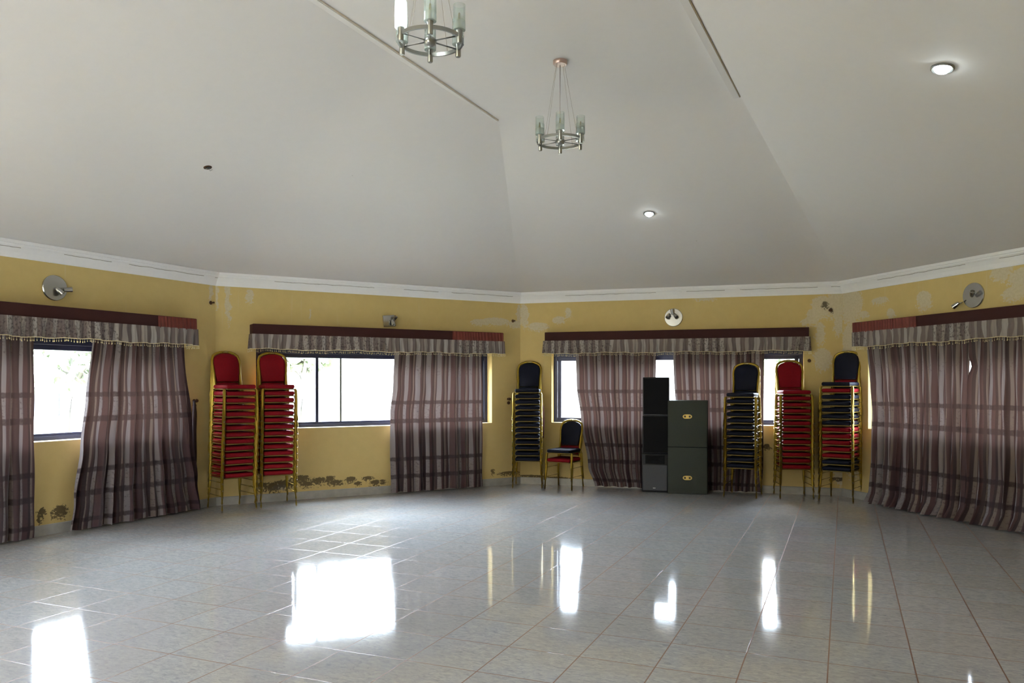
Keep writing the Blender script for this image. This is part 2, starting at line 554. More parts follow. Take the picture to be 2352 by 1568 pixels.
# ------------------------------------------------------------------ walls with window openings
WIN = dict(m=0.46, z0=0.872, z1=1.90)
TH = 0.24
def build_wall(name, W, mat, openings=None, ext=0.11, z1=2.74):
    """openings: list of (t0,t1,z0,z1)"""
    bm = bmesh.new()
    uvl = bm.loops.layers.uv.new('UVMap')
    openings = sorted(openings or [])
    def q(pts, flip=False):
        v = [bm.verts.new(W.P(t, z, off)) for t, z, off in pts]
        f = bm.faces.new(v)
        for lp, (t, z, off) in zip(f.loops, pts):
            lp[uvl].uv = (t + (off if off < 0 else 0), z)
        return f
    def block(t0, t1, z0, zz):
        e0 = ext if t0 == 0 else 0
        e1 = ext if t1 == W.L else 0
        i0, i1, o0, o1 = t0, t1, t0 - e0, t1 + e1
        q([(i0, z0, 0), (i1, z0, 0), (i1, zz, 0), (i0, zz, 0)])
        q([(o1, z0, -TH), (o0, z0, -TH), (o0, zz, -TH), (o1, zz, -TH)])
        q([(i0, z0, 0), (i0, zz, 0), (o0, zz, -TH), (o0, z0, -TH)])
        q([(i1, zz, 0), (i1, z0, 0), (o1, z0, -TH), (o1, zz, -TH)])
        q([(i0, zz, 0), (i1, zz, 0), (o1, zz, -TH), (o0, zz, -TH)])
        q([(i1, z0, 0), (i0, z0, 0), (o0, z0, -TH), (o1, z0, -TH)])
    cur = 0
    for (t0, t1, a, b) in openings:
        block(cur, t0, 0, z1)
        if a > 0.01:
            block(t0, t1, 0, a)
        block(t0, t1, b, z1)
        cur = t1
    block(cur, W.L, 0, z1)
    me = bpy.data.meshes.new(name)
    bm.to_mesh(me); bm.free()
    me.materials.append(mat)
    o = bpy.data.objects.new(name, me); COL.objects.link(o)
    return struct(o)

def opn(W):
    return (WIN['m'], W.L - WIN['m'], WIN['z0'], WIN['z1'])

def H2(W, px, py, rt, rz):
    t, z = W.hit(px, py)
    return (t, z, rt, rz)
mA = wall_mat('wall_paint_left', [H2(WA, 484, 670, .03, .14)],
              [H2(WA, 138, 1175, .10, .08), H2(WA, 97, 1177, .05, .06), H2(WA, 90, 1196, .03, .05)], 1)
mB = wall_mat('wall_paint_middle',
              [H2(WB, 497, 680, .03, .16), H2(WB, 524, 690, .035, .3), H2(WB, 573, 680, .05, .09), H2(WB, 1105, 740, .18, .05), H2(WB, 1140, 738, .25, .06),
               H2(WB, 1185, 745, .14, .06), H2(WB, 712, 722, .012, .08), H2(WB, 1193, 720, .05, .14), H2(WB, 640, 1120, .1, .04)],
              [H2(WB, px, py, rt, rz) for px, py, rt, rz in ((690, 1101, .16, .07), (705, 1112, .10, .05), (733, 1104, .13, .06), (757, 1101, .09, .06), (772, 1108, .13, .045), (806, 1101, .08, .05), (822, 1110, .05, .04),
               (845, 1098, .10, .035), (862, 1108, .09, .05), (880, 1106, .07, .04), (652, 1112, .14, .07), (628, 1118, .14, .08), (600, 1115, .12, .05), (1170, 1086, .22, .035), (1132, 1083, .04, .05))], 2)
mC = wall_mat('wall_paint_right',
              [H2(WC, 1204, 725, .07, .20), H2(WC, 1235, 750, .16, .07), H2(WC, 1285, 735, .10, .06), H2(WC, 1305, 718, .06, .08),
               H2(WC, 1620, 686, .16, .03), H2(WC, 1890, 705, .17, .16), H2(WC, 1868, 728, .10, .12), H2(WC, 1922, 700, .14, .22),
               H2(WC, 1884, 765, .07, .16), H2(WC, 1890, 825, .12, .16), H2(WC, 1926, 745, .08, .16), H2(WC, 1850, 740, .06, .05), H2(WC, 1935, 1085, .12, .2)],
              [H2(WC, 1225, 1094, .30, .03), H2(WC, 1285, 1098, .25, .025), H2(WC, 1762, 1026, .06, .05), H2(WC, 1895, 700, .05, .06), H2(WC, 1908, 712, .03, .04), H2(WC, 1925, 1100, .15, .03)], 3)
mD = wall_mat('wall_paint_far_right',
              [H2(WD, 1955, 700, .22, .30), H2(WD, 1950, 790, .14, .3), H2(WD, 2020, 690, .16, .05), H2(WD, 1985, 722, .10, .05), H2(WD, 2122, 690, .12, .12),
               H2(WD, 2045, 720, .08, .07), H2(WD, 2300, 625, .14, .10), H2(WD, 2330, 675, .16, .08), H2(WD, 2346, 640, .16, .12), H2(WD, 1960, 1020, .16, .5)], [], 4)
build_wall('wall_left', WA, mA, [opn(WA)])
build_wall('wall_back_left', WB, mB, [opn(WB)])
build_wall('wall_back_right', WC, mC, [opn(WC)])
build_wall('wall_right', WD, mD, [opn(WD)])
mE = wall_mat('wall_paint_plain', [], [], 5)
build_wall('wall_side_right', WE, mE, [])
build_wall('wall_rear', WG, mE, [(5.0, 6.6, 0.0, 2.1), (7.6, 10.2, 0.87, 1.95)])  # unseen openings behind the camera, added and sized to light the hall
build_wall('wall_side_left', WF, mE, [(1.2, 3.0, 0.87, 1.95), (6.8, 8.0, 0.87, 1.95)])  # unseen openings too, cut for the daylight they let in

# ------------------------------------------------------------------ ceiling
P1 = Vector((-0.12, 7.008, CEIL)); P2 = Vector((1.862, 6.428, CEIL))
PB1 = P1 - U * 11.2; PB2 = P2 - U * 10.2
bm = bmesh.new()
def zc(p): return bm.verts.new((p.x, p.y, HT))
v = {k: zc(p) for k, p in dict(AB=AB, BC=BC, CD=CDc, A1=A1, D1=D1, E1=E1, F1=F1).items()}
v['P1'] = bm.verts.new(P1); v['P2'] = bm.verts.new(P2); v['Q1'] = bm.verts.new(PB1); v['Q2'] = bm.verts.new(PB2)
CU = (0.0, 0.07, 0.93, 1.0); RV = (0.0, 0.07, 1.0)
zt_ = lambda p: Vector((p.x, p.y, HT))
g = [[bm.verts.new(P1.lerp(P2, u).lerp(zt_(BC).lerp(zt_(CDc), u), w)) for u in CU] for w in RV]
for r0, r1 in zip(g, g[1:]):
    for i in range(3): bm.faces.new((r0[i], r0[i + 1], r1[i + 1], r1[i]))
bk = [bm.verts.new(P1.lerp(P2, u) - U * 0.3) for u in CU]
top_row = [bm.verts.new(P1.lerp(P2, u)) for u in CU]
for i in range(3): bm.faces.new((bk[i], bk[i + 1], top_row[i + 1], top_row[i]))
bm.faces.new(bk[::-1] + [v['Q1'], v['Q2']])
bm.faces.new([v[k] for k in ('Q1', 'Q2', 'E1', 'F1')])
# left slope bends gently from one wall to the next: subdivide it as a loft between the ridge line and the cornice line
def loft(top, bot, n=18):
    T = [bm.verts.new(p) for p in top]; B = [bm.verts.new(p) for p in bot]
    fs = []
    for i in range(len(T) - 1):
        if (top[i] - top[i + 1]).length < 1e-6:
            f = bm.faces.new((T[i], B[i], B[i + 1]))
        else:
            f = bm.faces.new((T[i], B[i], B[i + 1], T[i + 1]))
        f.smooth = True
z3 = lambda p: Vector((p.x, p.y, HT))
def chain(pts, n, first=True):
    out = []
    for a, b in zip(pts, pts[1:]):
        for i in range(n): out.append(a.lerp(b, i / n))
    return out + [pts[-1]]
n = 12
topL = chain([P1, P1 - U * 1.6, P1 - U * 4.4, PB1], n)
botL = chain([z3(BC), z3(AB), z3(A1), z3(F1)], n)
topL.insert(1, topL[0].lerp(topL[1], 0.35)); botL.insert(1, botL[0].lerp(botL[1], 0.6))
loft(topL, botL)
topR = chain([P2, P2 - U * 3.6, PB2], n)
botR = chain([z3(CDc), z3(D1), z3(E1)], n)
topR.insert(1, topR[0].lerp(topR[1], 0.4)); botR.insert(1, botR[0].lerp(botR[1], 0.6))
loft(topR, botR)
bmesh.ops.remove_doubles(bm, verts=bm.verts, dist=1e-4)
bmesh.ops.recalc_face_normals(bm, faces=bm.faces)
me = bpy.data.meshes.new('ceiling'); bm.to_mesh(me); bm.free(); me.materials.append(M['ceiling'])
for p in me.polygons: p.use_smooth = True
me.set_sharp_from_angle(angle=math.radians(50))
ceil = bpy.data.objects.new('ceiling', me); COL.objects.link(ceil); struct(ceil)
# flat lining strips beside the two ridge edges with their brown seams
left_n = Vector((-U.y, U.x, 0))
for k, (P, Lr) in enumerate(((P1, 10.5), (P2, 9.5))):
    bm = bmesh.new()
    a, b = P - U * Lr, P - U * 0.0
    w = 0.055
    for q0, q1, zz0, zz1, mi in ((0.006, w, CEIL - 0.014, CEIL + 0.004, 0), (-0.001, 0.006, CEIL - 0.011, CEIL + 0.004, 1)):
        c = [a + left_n * q0, a + left_n * q1, b + left_n * q1, b + left_n * q0]
        lo = [bm.verts.new((p.x, p.y, zz0 if mi == 1 or j in (0, 3) else zz0 - 0.0)) for j, p in enumerate(c)]
        hi = [bm.verts.new((p.x, p.y, zz1)) for p in c]
        fs = [bm.faces.new(lo), bm.faces.new(hi[::-1])] + [bm.faces.new((lo[i], lo[(i + 1) % 4], hi[(i + 1) % 4], hi[i])) for i in range(4)]
        for f in fs: f.material_index = mi
    struct(link('trim_%d' % (k + 1), bm, [M['ceiling'], M['seam'] if k == 0 else M['seam_brown']]))

# ------------------------------------------------------------------ cornice + skirting
def run_profile(name, W, prof, mat, e0=0.0, e1=0.0, mitre=True):
    """prof: (off,z) points from the wall bottom round to the wall top"""
    bm = bmesh.new(); uvl = bm.loops.layers.uv.new('UVMap')
    N = 1
    A = [bm.verts.new(W.P(e0 * o, z, o)) for o, z in prof]
    B = [bm.verts.new(W.P(W.L - e1 * o, z, o)) for o, z in prof]
    acc = [0]
    for a, b in zip(prof, prof[1:]): acc.append(acc[-1] + math.hypot(a[0] - b[0], a[1] - b[1]))
    for i in range(len(prof) - 1):
        f = bm.faces.new((A[i], B[i], B[i + 1], A[i + 1]))
        for lp, (tt, vv) in zip(f.loops, ((0, acc[i]), (W.L, acc[i]), (W.L, acc[i + 1]), (0, acc[i + 1]))): lp[uvl].uv = (tt, vv)
    bm.faces.new(A[::-1]); bm.faces.new(B)
    o = link(name, bm, mat)
    return struct(o)
def half(Wa, Wb):
    a = Wa.ang - Wb.ang
    a = (a + PI) % (2 * PI) - PI
    return math.tan(a / 2)
corn = [(0, H), (0.012, H), (0.016, H + 0.018), (0.030, H + 0.05), (0.058, H + 0.088), (0.078, H + 0.102), (0.080, H + 0.118), (0.092, H + 0.120), (0.092, H + 0.150), (0, H + 0.16)]
ring = [WA, WB, WC, WD, WE, WG, WF]
names = ['left', 'back_left', 'back_right', 'right', 'side_right', 'rear', 'side_left']
for i, W in enumerate(ring):
    pv, nx = ring[i - 1], ring[(i + 1) % len(ring)]
    run_profile('trim_%d' % (i + 3), W, corn, M['cornice'], half(pv, W), half(W, nx))
    if i < 4:
        run_profile('baseboard_' + names[i], W, [(0, 0.0), (0.016, 0.0), (0.016, 0.092), (0.012, 0.098), (0, 0.098)], M['skirt'], half(pv, W), half(W, nx))

# ------------------------------------------------------------------ windows
def window(k, W, op, mulls, thin=()):
    t0, t1, z0, z1 = op
    root = bpy.data.objects.new('window_%d' % k, None); COL.objects.link(root); struct(root)
    root.location = W.P(t0, z0, -0.17); root.rotation_euler = (0, 0, W.ang)
    L, Hh = t1 - t0, z1 - z0
    bm = bmesh.new()
    fw = 0.05
    for (c, s) in (((L / 2, 0, fw / 2), (L, 0.07, fw)), ((L / 2, 0, Hh - 0.05), (L, 0.07, 0.10)), ((fw / 2, 0, Hh / 2), (fw, 0.068, Hh - 0.002)), ((L - fw / 2, 0, Hh / 2), (fw, 0.068, Hh - 0.002))):
        box(bm, c, s, 0.004, 1)
    # inner sash rails
    for (c, s) in (((L / 2, -0.012, fw + 0.012), (L - 2 * fw, 0.03, 0.024)), ((L / 2, -0.012, Hh - 0.125), (L - 2 * fw, 0.03, 0.05)), ((fw + 0.03, -0.012, Hh / 2), (0.05, 0.03, Hh - 0.14)), ((L - fw - 0.03, -0.012, Hh / 2), (0.05, 0.03, Hh - 0.14))):
        box(bm, c, s, 0.003, 1)
    link('window_frame', bm, M['frame'], root)
    for t in mulls:
        bm = bmesh.new(); box(bm, (t - t0, -0.01, Hh / 2), (0.036, 0.035, Hh - 0.1), 0.003, 1)
        link('mullion', bm, M['frame'], root)
    for t in thin:
        bm = bmesh.new(); box(bm, (t - t0, 0.0, Hh / 2), (0.020, 0.03, Hh - 0.1), 0.002, 1)
        link('sash_bar', bm, M['alu'], root)
    bm = bmesh.new(); box(bm, (L / 2, 0.012, Hh / 2), (L - 0.06, 0.005, Hh - 0.08))
    link('pane', bm, M['glass'], root)
    bm = bmesh.new(); box(bm, (L / 2, -0.085, 0.004), (L, 0.17, 0.010), 0.003, 1)
    link('window_sill', bm, M['sill'], root)
    return root
window(1, WA, opn(WA), [WA.hit(28, off=-.17), 1.9])
window(2, WB, opn(WB), [WB.hit(727, off=-.17), WB.hit(1020, off=-.17)], [WB.hit(782, off=-.17)])
window(3, WC, opn(WC), [WC.hit(1430, off=-.17), WC.hit(1650, off=-.17)], [])
window(4, WD, opn(WD), [1.5, 2.6])

# portals: help the sky light find the openings
def portal(W, op):
    t0, t1, z0, z1 = op
    l = bpy.data.lights.new('portal', 'AREA'); l.shape = 'RECTANGLE'; l.size = t1 - t0; l.size_y = z1 - z0
    l.cycles.is_portal = True
    o = bpy.data.objects.new('portal', l); COL.objects.link(o)
    o.location = W.P((t0 + t1) / 2, (z0 + z1) / 2, -0.27)
    o.rotation_euler = W.n.to_track_quat('-Z', 'Z').to_euler()
for W, op in ((WA, opn(WA)), (WB, opn(WB)), (WC, opn(WC)), (WD, opn(WD)), (WG, (5.0, 6.6, 0, 2.1)), (WG, (7.6, 10.2, 0.87, 1.95)), (WF, (1.2, 3.0, 0.87, 1.95)), (WF, (6.8, 8.0, 0.87, 1.95))):
    portal(W, op)

# ------------------------------------------------------------------ cloth
def interp(tab, z):
    tab = sorted(tab)
    if z <= tab[0][0]: return tab[0][1]
    for (a, x), (b, y) in zip(tab, tab[1:]):
        if z <= b:
            f = (z - a) / (b - a)
            f = f * f * (3 - 2 * f)
            return x + (y - x) * f
    return tab[-1][1]

def curtain(W, left, right, label, zt=1.985, zb=0.012, folds=9, amp=0.032, off=0.11, voff=0.0, seed=0, cloth=1.35, puddle=0.0, notch=None):
    """left/right: lists of (z, t) for the two side edges"""
    rnd = random.Random(seed)
    ph = [rnd.uniform(-0.9, 0.9) for _ in range(folds + 2)]
    NX, NZ = folds * 14, 46
    bm = bmesh.new(); uvl = bm.loops.layers.uv.new('UVMap')
    wt = interp(right, zt) - interp(left, zt)
    grid = []
    for j in range(NZ + 1):
        fz = j / NZ
        z = zt + (zb - zt) * fz
        L, R = interp(left, z), interp(right, z)
        row = []
        for i in range(NX + 1):
            u = i / NX
            x = u * folds
            k = int(min(x, folds - 1e-6))
            g = ph[k] * (1 - (x - k)) + ph[k + 1] * (x - k)
            gz = 0.10 * math.sin(z * 2.1 + g * 3) * fz
            phase = 2 * PI * (x + 0.16 * g + gz)
            a = amp * (0.75 + 0.4 * math.sin(k * 2.3 + seed)) * (0.7 + 0.5 * fz)
            s1 = math.sin(phase)
            d = off + a * (s1 + 0.22 * math.sin(2 * phase + g * 4)) + 0.006 * math.sin(9 * z + 5 * u * folds)
            t = L + (R - L) * (u + 0.10 / folds * math.sin(2 * phase) * 0.6)
            zz = z
            if notch: t += notch[2] * math.exp(-((z - notch[0]) / notch[1]) ** 2) * max(0.0, 1 - u * 14)
            if puddle and fz > 0.93:
                q = (fz - 0.93) / 0.07
                d += puddle * q * (0.6 + 0.4 * s1)
            if j == NZ:
                zz = zb + 0.012 * (0.5 + 0.5 * math.sin(phase * 0.5 + g))
            d = max(d, 0.03)
            p = W.P(t, zz, d)
            row.append((bm.verts.new(p), (u * wt * cloth, z + voff)))
        grid.append(row)
    for j in range(NZ):
        for i in range(NX):
            q = [grid[j][i], grid[j + 1][i], grid[j + 1][i + 1], grid[j][i + 1]]
            f = bm.faces.new([a[0] for a in q])
            for lp, a in zip(f.loops, q): lp[uvl].uv = a[1]
    me = bpy.data.meshes.new('curtain'); bm.to_mesh(me); bm.free(); me.materials.append(M['curtain'])
    for p in me.polygons: p.use_smooth = True
    o = bpy.data.objects.new('curtain', me); COL.objects.link(o)
    tag(o, label, 'curtain', 'striped window curtains')
    return o
hA = lambda px: WA.hit(px, off=0.12)
hB = lambda px: WB.hit(px, off=0.12)
hC = lambda px: WC.hit(px, off=0.12)
hD = lambda px: WD.hit(px, off=0.12)
curtain(WA, [(0, 0.75), (2, 0.8)], [(0, hA(82)), (0.1, hA(84)), (2, hA(82))], 'striped mauve curtain cut off by the left edge of the picture', folds=8, voff=0.0, seed=1)
curtain(WA, [(0, hA(156)), (0.3, hA(166)), (0.8, hA(182)), (1.3, hA(196)), (2, hA(214))], [(0, hA(466)), (0.35, hA(455)), (0.8, hA(443)), (2, hA(424))], 'striped mauve curtain flaring wide at the floor, left of the chair stacks', folds=12, voff=0.0, seed=2, cloth=1.5)
curtain(WB, [(0, hB(901)), (1, hB(898)), (1.4, hB(905)), (2, hB(910))], [(0, hB(1112)), (2, hB(1109))], 'striped mauve curtain right of the wide bright window, alone on its wall', folds=8, voff=0.14, seed=3)
curtain(WC, [(0, hC(1366)), (0.3, hC(1350)), (0.9, hC(1334)), (1.4, hC(1324)), (2, hC(1321))], [(0, hC(1500)), (2, hC(1507))], 'striped mauve curtain between the paired chair and the black speakers', folds=9, voff=0.0, seed=4, off=0.08, amp=0.022)
curtain(WC, [(0, hC(1560)), (2, hC(1545))], [(0, hC(1748)), (0.4, hC(1752)), (2, hC(1755))], 'dark striped curtain behind the grey cabinets and the navy chair stack', folds=9, voff=0.0, seed=5, off=0.08, amp=0.022)
curtain(WD, [(0, hD(1996)), (1, hD(2002)), (1.4, hD(1998)), (2, hD(1988))], [(0, hD(2216)), (0.4, hD(2222)), (2, hD(2226))], 'long striped curtain nearest the mixed chair stack, right wall', folds=14, voff=0.13, seed=6, puddle=0.08, cloth=1.5)
curtain(WD, [(0, hD(2206)), (0.5, hD(2216)), (2, hD(2219))], [(0, 3.9), (2, 3.85)], 'long striped curtain running out of the right edge of the picture', folds=13, voff=0.13, seed=7, puddle=0.08, cloth=1.5, notch=(1.60, 0.07, hD(2232) - hD(2219)))

def pelmet(W, t0, t1, label, zt=2.14, gathers=(), seed=0, joint=None):
    root = thing('curtain_pelmet', label, 'pelmet', W.P(t0, zt, 0), W.ang, 'curtain pelmets over the windows')
    L = t1 - t0
    OFF = 0.195
    bm = bmesh.new()
    # board: front, two returns, thin top ; local x along wall, -y into room
    box(bm, (L / 2, -OFF + 0.009, -0.065), (L, 0.018, 0.13), 0.004, 1)
    for x in (0.009, L - 0.009):
        box(bm, (x, -OFF / 2 - 0.002, -0.065), (0.018, OFF - 0.016, 0.128), 0.003, 1)
    box(bm, (L / 2, -OFF / 2 - 0.002, -0.012), (L - 0.04, OFF - 0.02, 0.012))
    link('fascia_board', bm, M['pelmet'], root)
    rnd = random.Random(seed)
    # gathered valance along the path return - front - return
    path = [(-0.008, -0.02), (-0.008, -OFF - 0.008), (L + 0.008, -OFF - 0.008), (L + 0.008, -0.02)]
    segs = [(Vector((*a, 0)), Vector((*b, 0))) for a, b in zip(path, path[1:])]
    tot = sum((b - a).length for a, b in segs)
    step = 0.008
    pts = []
    for a, b in segs:
        d = (b - a); ln = d.length; d.normalize()
        nrm = Vector((d.y, -d.x, 0))
        k = max(2, int(ln / step))
        for i in range(k + 1):
            pts.append((a + d * ln * i / k, nrm))
    bm = bmesh.new(); uvl = bm.loops.layers.uv.new('UVMap')
    rows = []; NZ = 7
    us = [0]
    for (p, _), (q, _) in zip(pts, pts[1:]): us.append(us[-1] + (p - q).length)
    w1, w2, w3 = rnd.uniform(0, 6), rnd.uniform(0, 6), rnd.uniform(0, 6)
    def off(u, f):
        w = math.sin(2 * PI * u / 0.11 + 1.3 * math.sin(u * 7 + w1) + w2) + 0.4 * math.sin(2 * PI * u / 0.037 + w3)
        return (0.004 + 0.011 * f) * w
    def zb(u):
        return -0.295 + 0.006 * math.sin(u * 6 + w1) + 0.004 * math.sin(u * 23 + w2)
    for j in range(NZ + 1):
        f = j / NZ
        row = []
        for (p, nr), u in zip(pts, us):
            z = -0.118 + (zb(u) + 0.118) * f
            q = p + nr * (0.006 + off(u, f))
            row.append((bm.verts.new((q.x, q.y, z)), (u * 1.4 + seed, z)))
        rows.append(row)
    for j in range(NZ):
        for i in range(len(pts) - 1):
            q = [rows[j][i], rows[j + 1][i], rows[j + 1][i + 1], rows[j][i + 1]]
            fc = bm.faces.new([a[0] for a in q]); fc.smooth = True
            for lp, a in zip(fc.loops, q): lp[uvl].uv = a[1]
    me = bpy.data.meshes.new('valance'); bm.to_mesh(me); bm.free(); me.materials.append(M['valance'])
    vo = bpy.data.objects.new('valance', me); COL.objects.link(vo); vo.parent = root
    # bead fringe: cord + hanging beads
    bm = bmesh.new()
    cord = [(p + nr * (0.008 + off(u, 1))) + Vector((0, 0, zb(u))) for (p, nr), u in zip(pts, us)]
    tube(bm, cord[::2], 0.0035, 5)
    acc = 0.0
    for i in range(1, len(cord)):
        acc += (cord[i] - cord[i - 1]).length
        if acc > 0.018:
            acc = 0
            c = cord[i]; ln = rnd.uniform(0.030, 0.042)
            tube(bm, [c, c - Vector((0, 0, ln * 0.6))], 0.0014, 4, caps=False)
            tube(bm, [c - Vector((0, 0, ln * 0.55)), c - Vector((0, 0, ln * 0.8)), c - Vector((0, 0, ln))], [0.0016, 0.0042, 0.0012], 5)
    fo = link('bead_fringe', bm, M['fringe'], root); fo['kind'] = 'stuff'
    for (g0, g1, z0, z1) in gathers:
        bm = bmesh.new(); n = int((g1 - g0) / 0.006); rr = []
        for j in range(5):
            f = j / 4; row = []
            for i in range(n + 1):
                x = g0 + (g1 - g0) * i / n
                d = 0.004 + 0.004 * (1 + math.sin(2 * PI * x / 0.045 + 2 * math.sin(x * 11) + f * 1.5))
                row.append(bm.verts.new((x, -OFF - d, z0 + (z1 - z0) * f)))
            rr.append(row)
        for j in range(4):
            for i in range(n):
                fc = bm.faces.new((rr[j][i], rr[j][i + 1], rr[j + 1][i + 1], rr[j + 1][i])); fc.smooth = True
        o = link('gathered_band', bm, M['gather'], root, smooth=True)
        o['label'] = 'gathered maroon band'
    return root
pA0, pA1 = 0.40, WA.L - 0.44
pelmet(WA, pA0, pA1, 'dark brown pelmet with grey frill over the left window', 2.145, [(pA1 - pA0 - 0.50, pA1 - pA0 - 0.002, -0.128, -0.004)], 1)
pB0, pB1 = 0.385, WB.L - 0.385
pelmet(WB, pB0, pB1, 'dark brown pelmet with grey frill over the wide bright window', 2.13, [(pB1 - pB0 - 0.78, pB1 - pB0 - 0.002, -0.128, -0.004)], 2)
pC0, pC1 = 0.41, WC.L - 0.41
pelmet(WC, pC0, pC1, 'dark brown pelmet with grey frill above the speakers', 2.14, [], 3)
pD0, pD1 = 0.43, WD.L - 0.4
pelmet(WD, pD0, pD1, 'dark brown pelmet with grey frill over the right wall curtains', 2.165, [(0.002, 1.0, -0.128, -0.004)], 4)

# ------------------------------------------------------------------ chairs
def back_y(z): return 0.175 + (z - 0.42) * 0.24
def chair(mat_name):
    root = thing('banquet_chair', 'x', 'chair')
    bm = bmesh.new(); box(bm, (0, -0.005, 0.396), (0.335, 0.40, 0.046), 0.018, 3)
    link('seat', bm, M[mat_name], root, True, auto=40)
    bm = bmesh.new()
    box(bm, (0, -0.186, 0.367), (0.324, 0.014, 0.013), 0.003, 1)
    box(bm, (0, 0.182, 0.368), (0.324, 0.014, 0.012), 0.003, 1)
    for s in (-1, 1):
        box(bm, (s * 0.157, -0.004, 0.368), (0.014, 0.36, 0.012), 0.003, 1)
        box(bm, (s * 0.170, -0.155, 0.364), (0.026, 0.014, 0.012), 0.002, 1)
        box(bm, (s * 0.168, 0.165, 0.364), (0.022, 0.014, 0.012), 0.002, 1)
    link('seat_frame', bm, M['rail'], root)
    # backrest pad
    def outl(g):
        o = [(-0.128 - g, 0.455), (-0.140 - g, 0.55), (-0.150 - g, 0.66), (-0.147 - g, 0.705), (-0.132 - g, 0.742 + g * .6), (-0.098 - g * .5, 0.766 + g), (-0.05, 0.782 + g), (0, 0.787 + g)]
        return o + [(-x, z) for x, z in o[-2::-1]]
    bm = bmesh.new()
    prism(bm, outl(-0.004), -0.021, 0.017, 0.010, 2, fn=lambda x, y, z: (x, y + back_y(z), z))
    link('backrest', bm, M[mat_name], root, True, auto=50)
    bm = bmesh.new()
    pts = [(x * 1.0 + (0.012 if x > 0 else -0.012 if x < 0 else 0), back_y(z), z + (0.010 if z > 0.74 else 0)) for x, z in outl(0.0)]
    pts = [(-0.168, 0.175, 0.35), (-0.152, back_y(0.42), 0.42)] + pts[1:-1] + [(0.152, back_y(0.42), 0.42), (0.168, 0.175, 0.35)]
    tube(bm, pts, 0.0155, 8)
    tube(bm, [(-0.14, back_y(0.45), 0.445), (0.14, back_y(0.45), 0.445)], 0.008, 6)
    link('back_frame', bm, M['gold'], root, True, auto=60)
    bm = bmesh.new()
    tube(bm, [(-0.038, back_y(.79) - 0.012, 0.786), (-0.02, back_y(.79) - 0.017, 0.797), (0.02, back_y(.79) - 0.017, 0.797), (0.038, back_y(.79) - 0.012, 0.786)], 0.0055, 6)
    link('handgrip', bm, M['grip'], root, True)
    for s in (-1, 1):
        bm = bmesh.new()
        tube(bm, [(s * 0.200, -0.204, 0.012), (s * 0.191, -0.182, 0.20), (s * 0.187, -0.168, 0.345), (s * 0.180, -0.158, 0.366)], [0.011, 0.0145, 0.0185, 0.014], 8)
        tube(bm, [(s * 0.200, -0.2045, 0.0), (s * 0.200, -0.204, 0.020)], 0.013, 8, mat=1)
        link('leg', bm, [M['gold'], M['cap']], root, True, auto=50)
    for s in (-1, 1):
        bm = bmesh.new()
        tube(bm, [(s * 0.188, 0.215, 0.012), (s * 0.180, 0.19, 0.20), (s * 0.172, 0.178, 0.36)], [0.011, 0.0145, 0.017], 8)
        tube(bm, [(s * 0.188, 0.2155, 0.0), (s * 0.188, 0.215, 0.020)], 0.013, 8, mat=1)
        link('leg', bm, [M['gold'], M['cap']], root, True, auto=50)
    for s in (-1, 1):
        bm = bmesh.new(); tube(bm, [(s * 0.186, -0.195, 0.17), (s * 0.181, 0.195, 0.17)], 0.006, 6)
        link('stretcher', bm, M['gold'], root, True)
    return root
protos = {'red': chair('red'), 'navy': chair('navy')}
used = set()
def clone(root):
    r = root.copy(); COL.objects.link(r)
    for ch in root.children:
        c = ch.copy(); COL.objects.link(c); c.parent = r
    return r
ORD = ['topmost', 'second from top', 'third from top', 'fourth from top', 'fifth from top', 'sixth from top', 'seventh from top', 'eighth from top', 'ninth from top', 'tenth from top', 'eleventh from top', 'twelfth from top', 'thirteenth from top', 'fourteenth from top']
CN = {'r': 'red', 'b': 'navy'}
def stack(cx, cy, deg, colours, sp, desc, group, lean=0.0055, jit=1.0, seed=0):
    """colours: top to bottom"""
    rnd = random.Random(seed)
    th = math.radians(deg)
    fwd = Vector((math.sin(th), -math.cos(th), 0))
    n = len(colours)
    for i in range(n):                       # from the bottom up
        c = CN[colours[n - 1 - i]]
        if c not in used:
            r = protos[c]; used.add(c)
        else:
            r = clone(protos[c])
        p = Vector((cx, cy, sp * i)) + fwd * (lean * i + rnd.uniform(-0.002, 0.002) * jit)
        r.location = p
        r.rotation_euler = (0, 0, th + math.radians(rnd.uniform(-0.7, 0.7) * jit))
        k = n - 1 - i
        pos = 'bottom one' if i == 0 else ORD[k]
        r['label'] = '%s banquet chair, %s %s %s' % (c, pos, 'in' if i == 0 else 'in', desc)
        r['group'] = group
stack(-3.20, 9.00, 43, 'r' * 14, 0.0766, 'the leftmost red stack', 'leftmost chair stack', seed=1)
stack(-2.787, 9.27, 28, 'r' * 14, 0.0766, 'the red stack before the wide window', 'chair stack before the wide window', seed=2)
stack(0.225, 10.93, -5, 'b' * 13, 0.078, 'the navy stack in the back corner', 'navy chair stack in the corner', lean=0.001, seed=3)
stack(2.94, 10.02, -27, 'b' * 12, 0.081, 'the navy stack right of the grey cabinets', 'navy chair stack by the cabinets', lean=0.002, seed=4)
stack(3.54, 9.93, -7, 'r' * 13, 0.077, 'the all-red stack near the right corner', 'red chair stack near the right corner', lean=0.002, seed=5)
stack(4.035, 9.66, -40, 'brbbbbbrrrrrbb', 0.079, 'the mixed red-and-navy stack', 'mixed chair stack at the far right', lean=0.001, seed=6)
for c, z, lab in (('red', 0.0, 'red banquet chair on the floor under a navy one, left of the speakers'), ('navy', 0.122, 'navy banquet chair set on a single red one, left of the speakers')):
    r = clone(protos[c]); r.location = (0.715, 10.76, z); r.rotation_euler = (0, 0, math.radians(-28 if z == 0 else -29)); r['label'] = lab
    r['group'] = 'pair of stacked chairs left of the speakers'

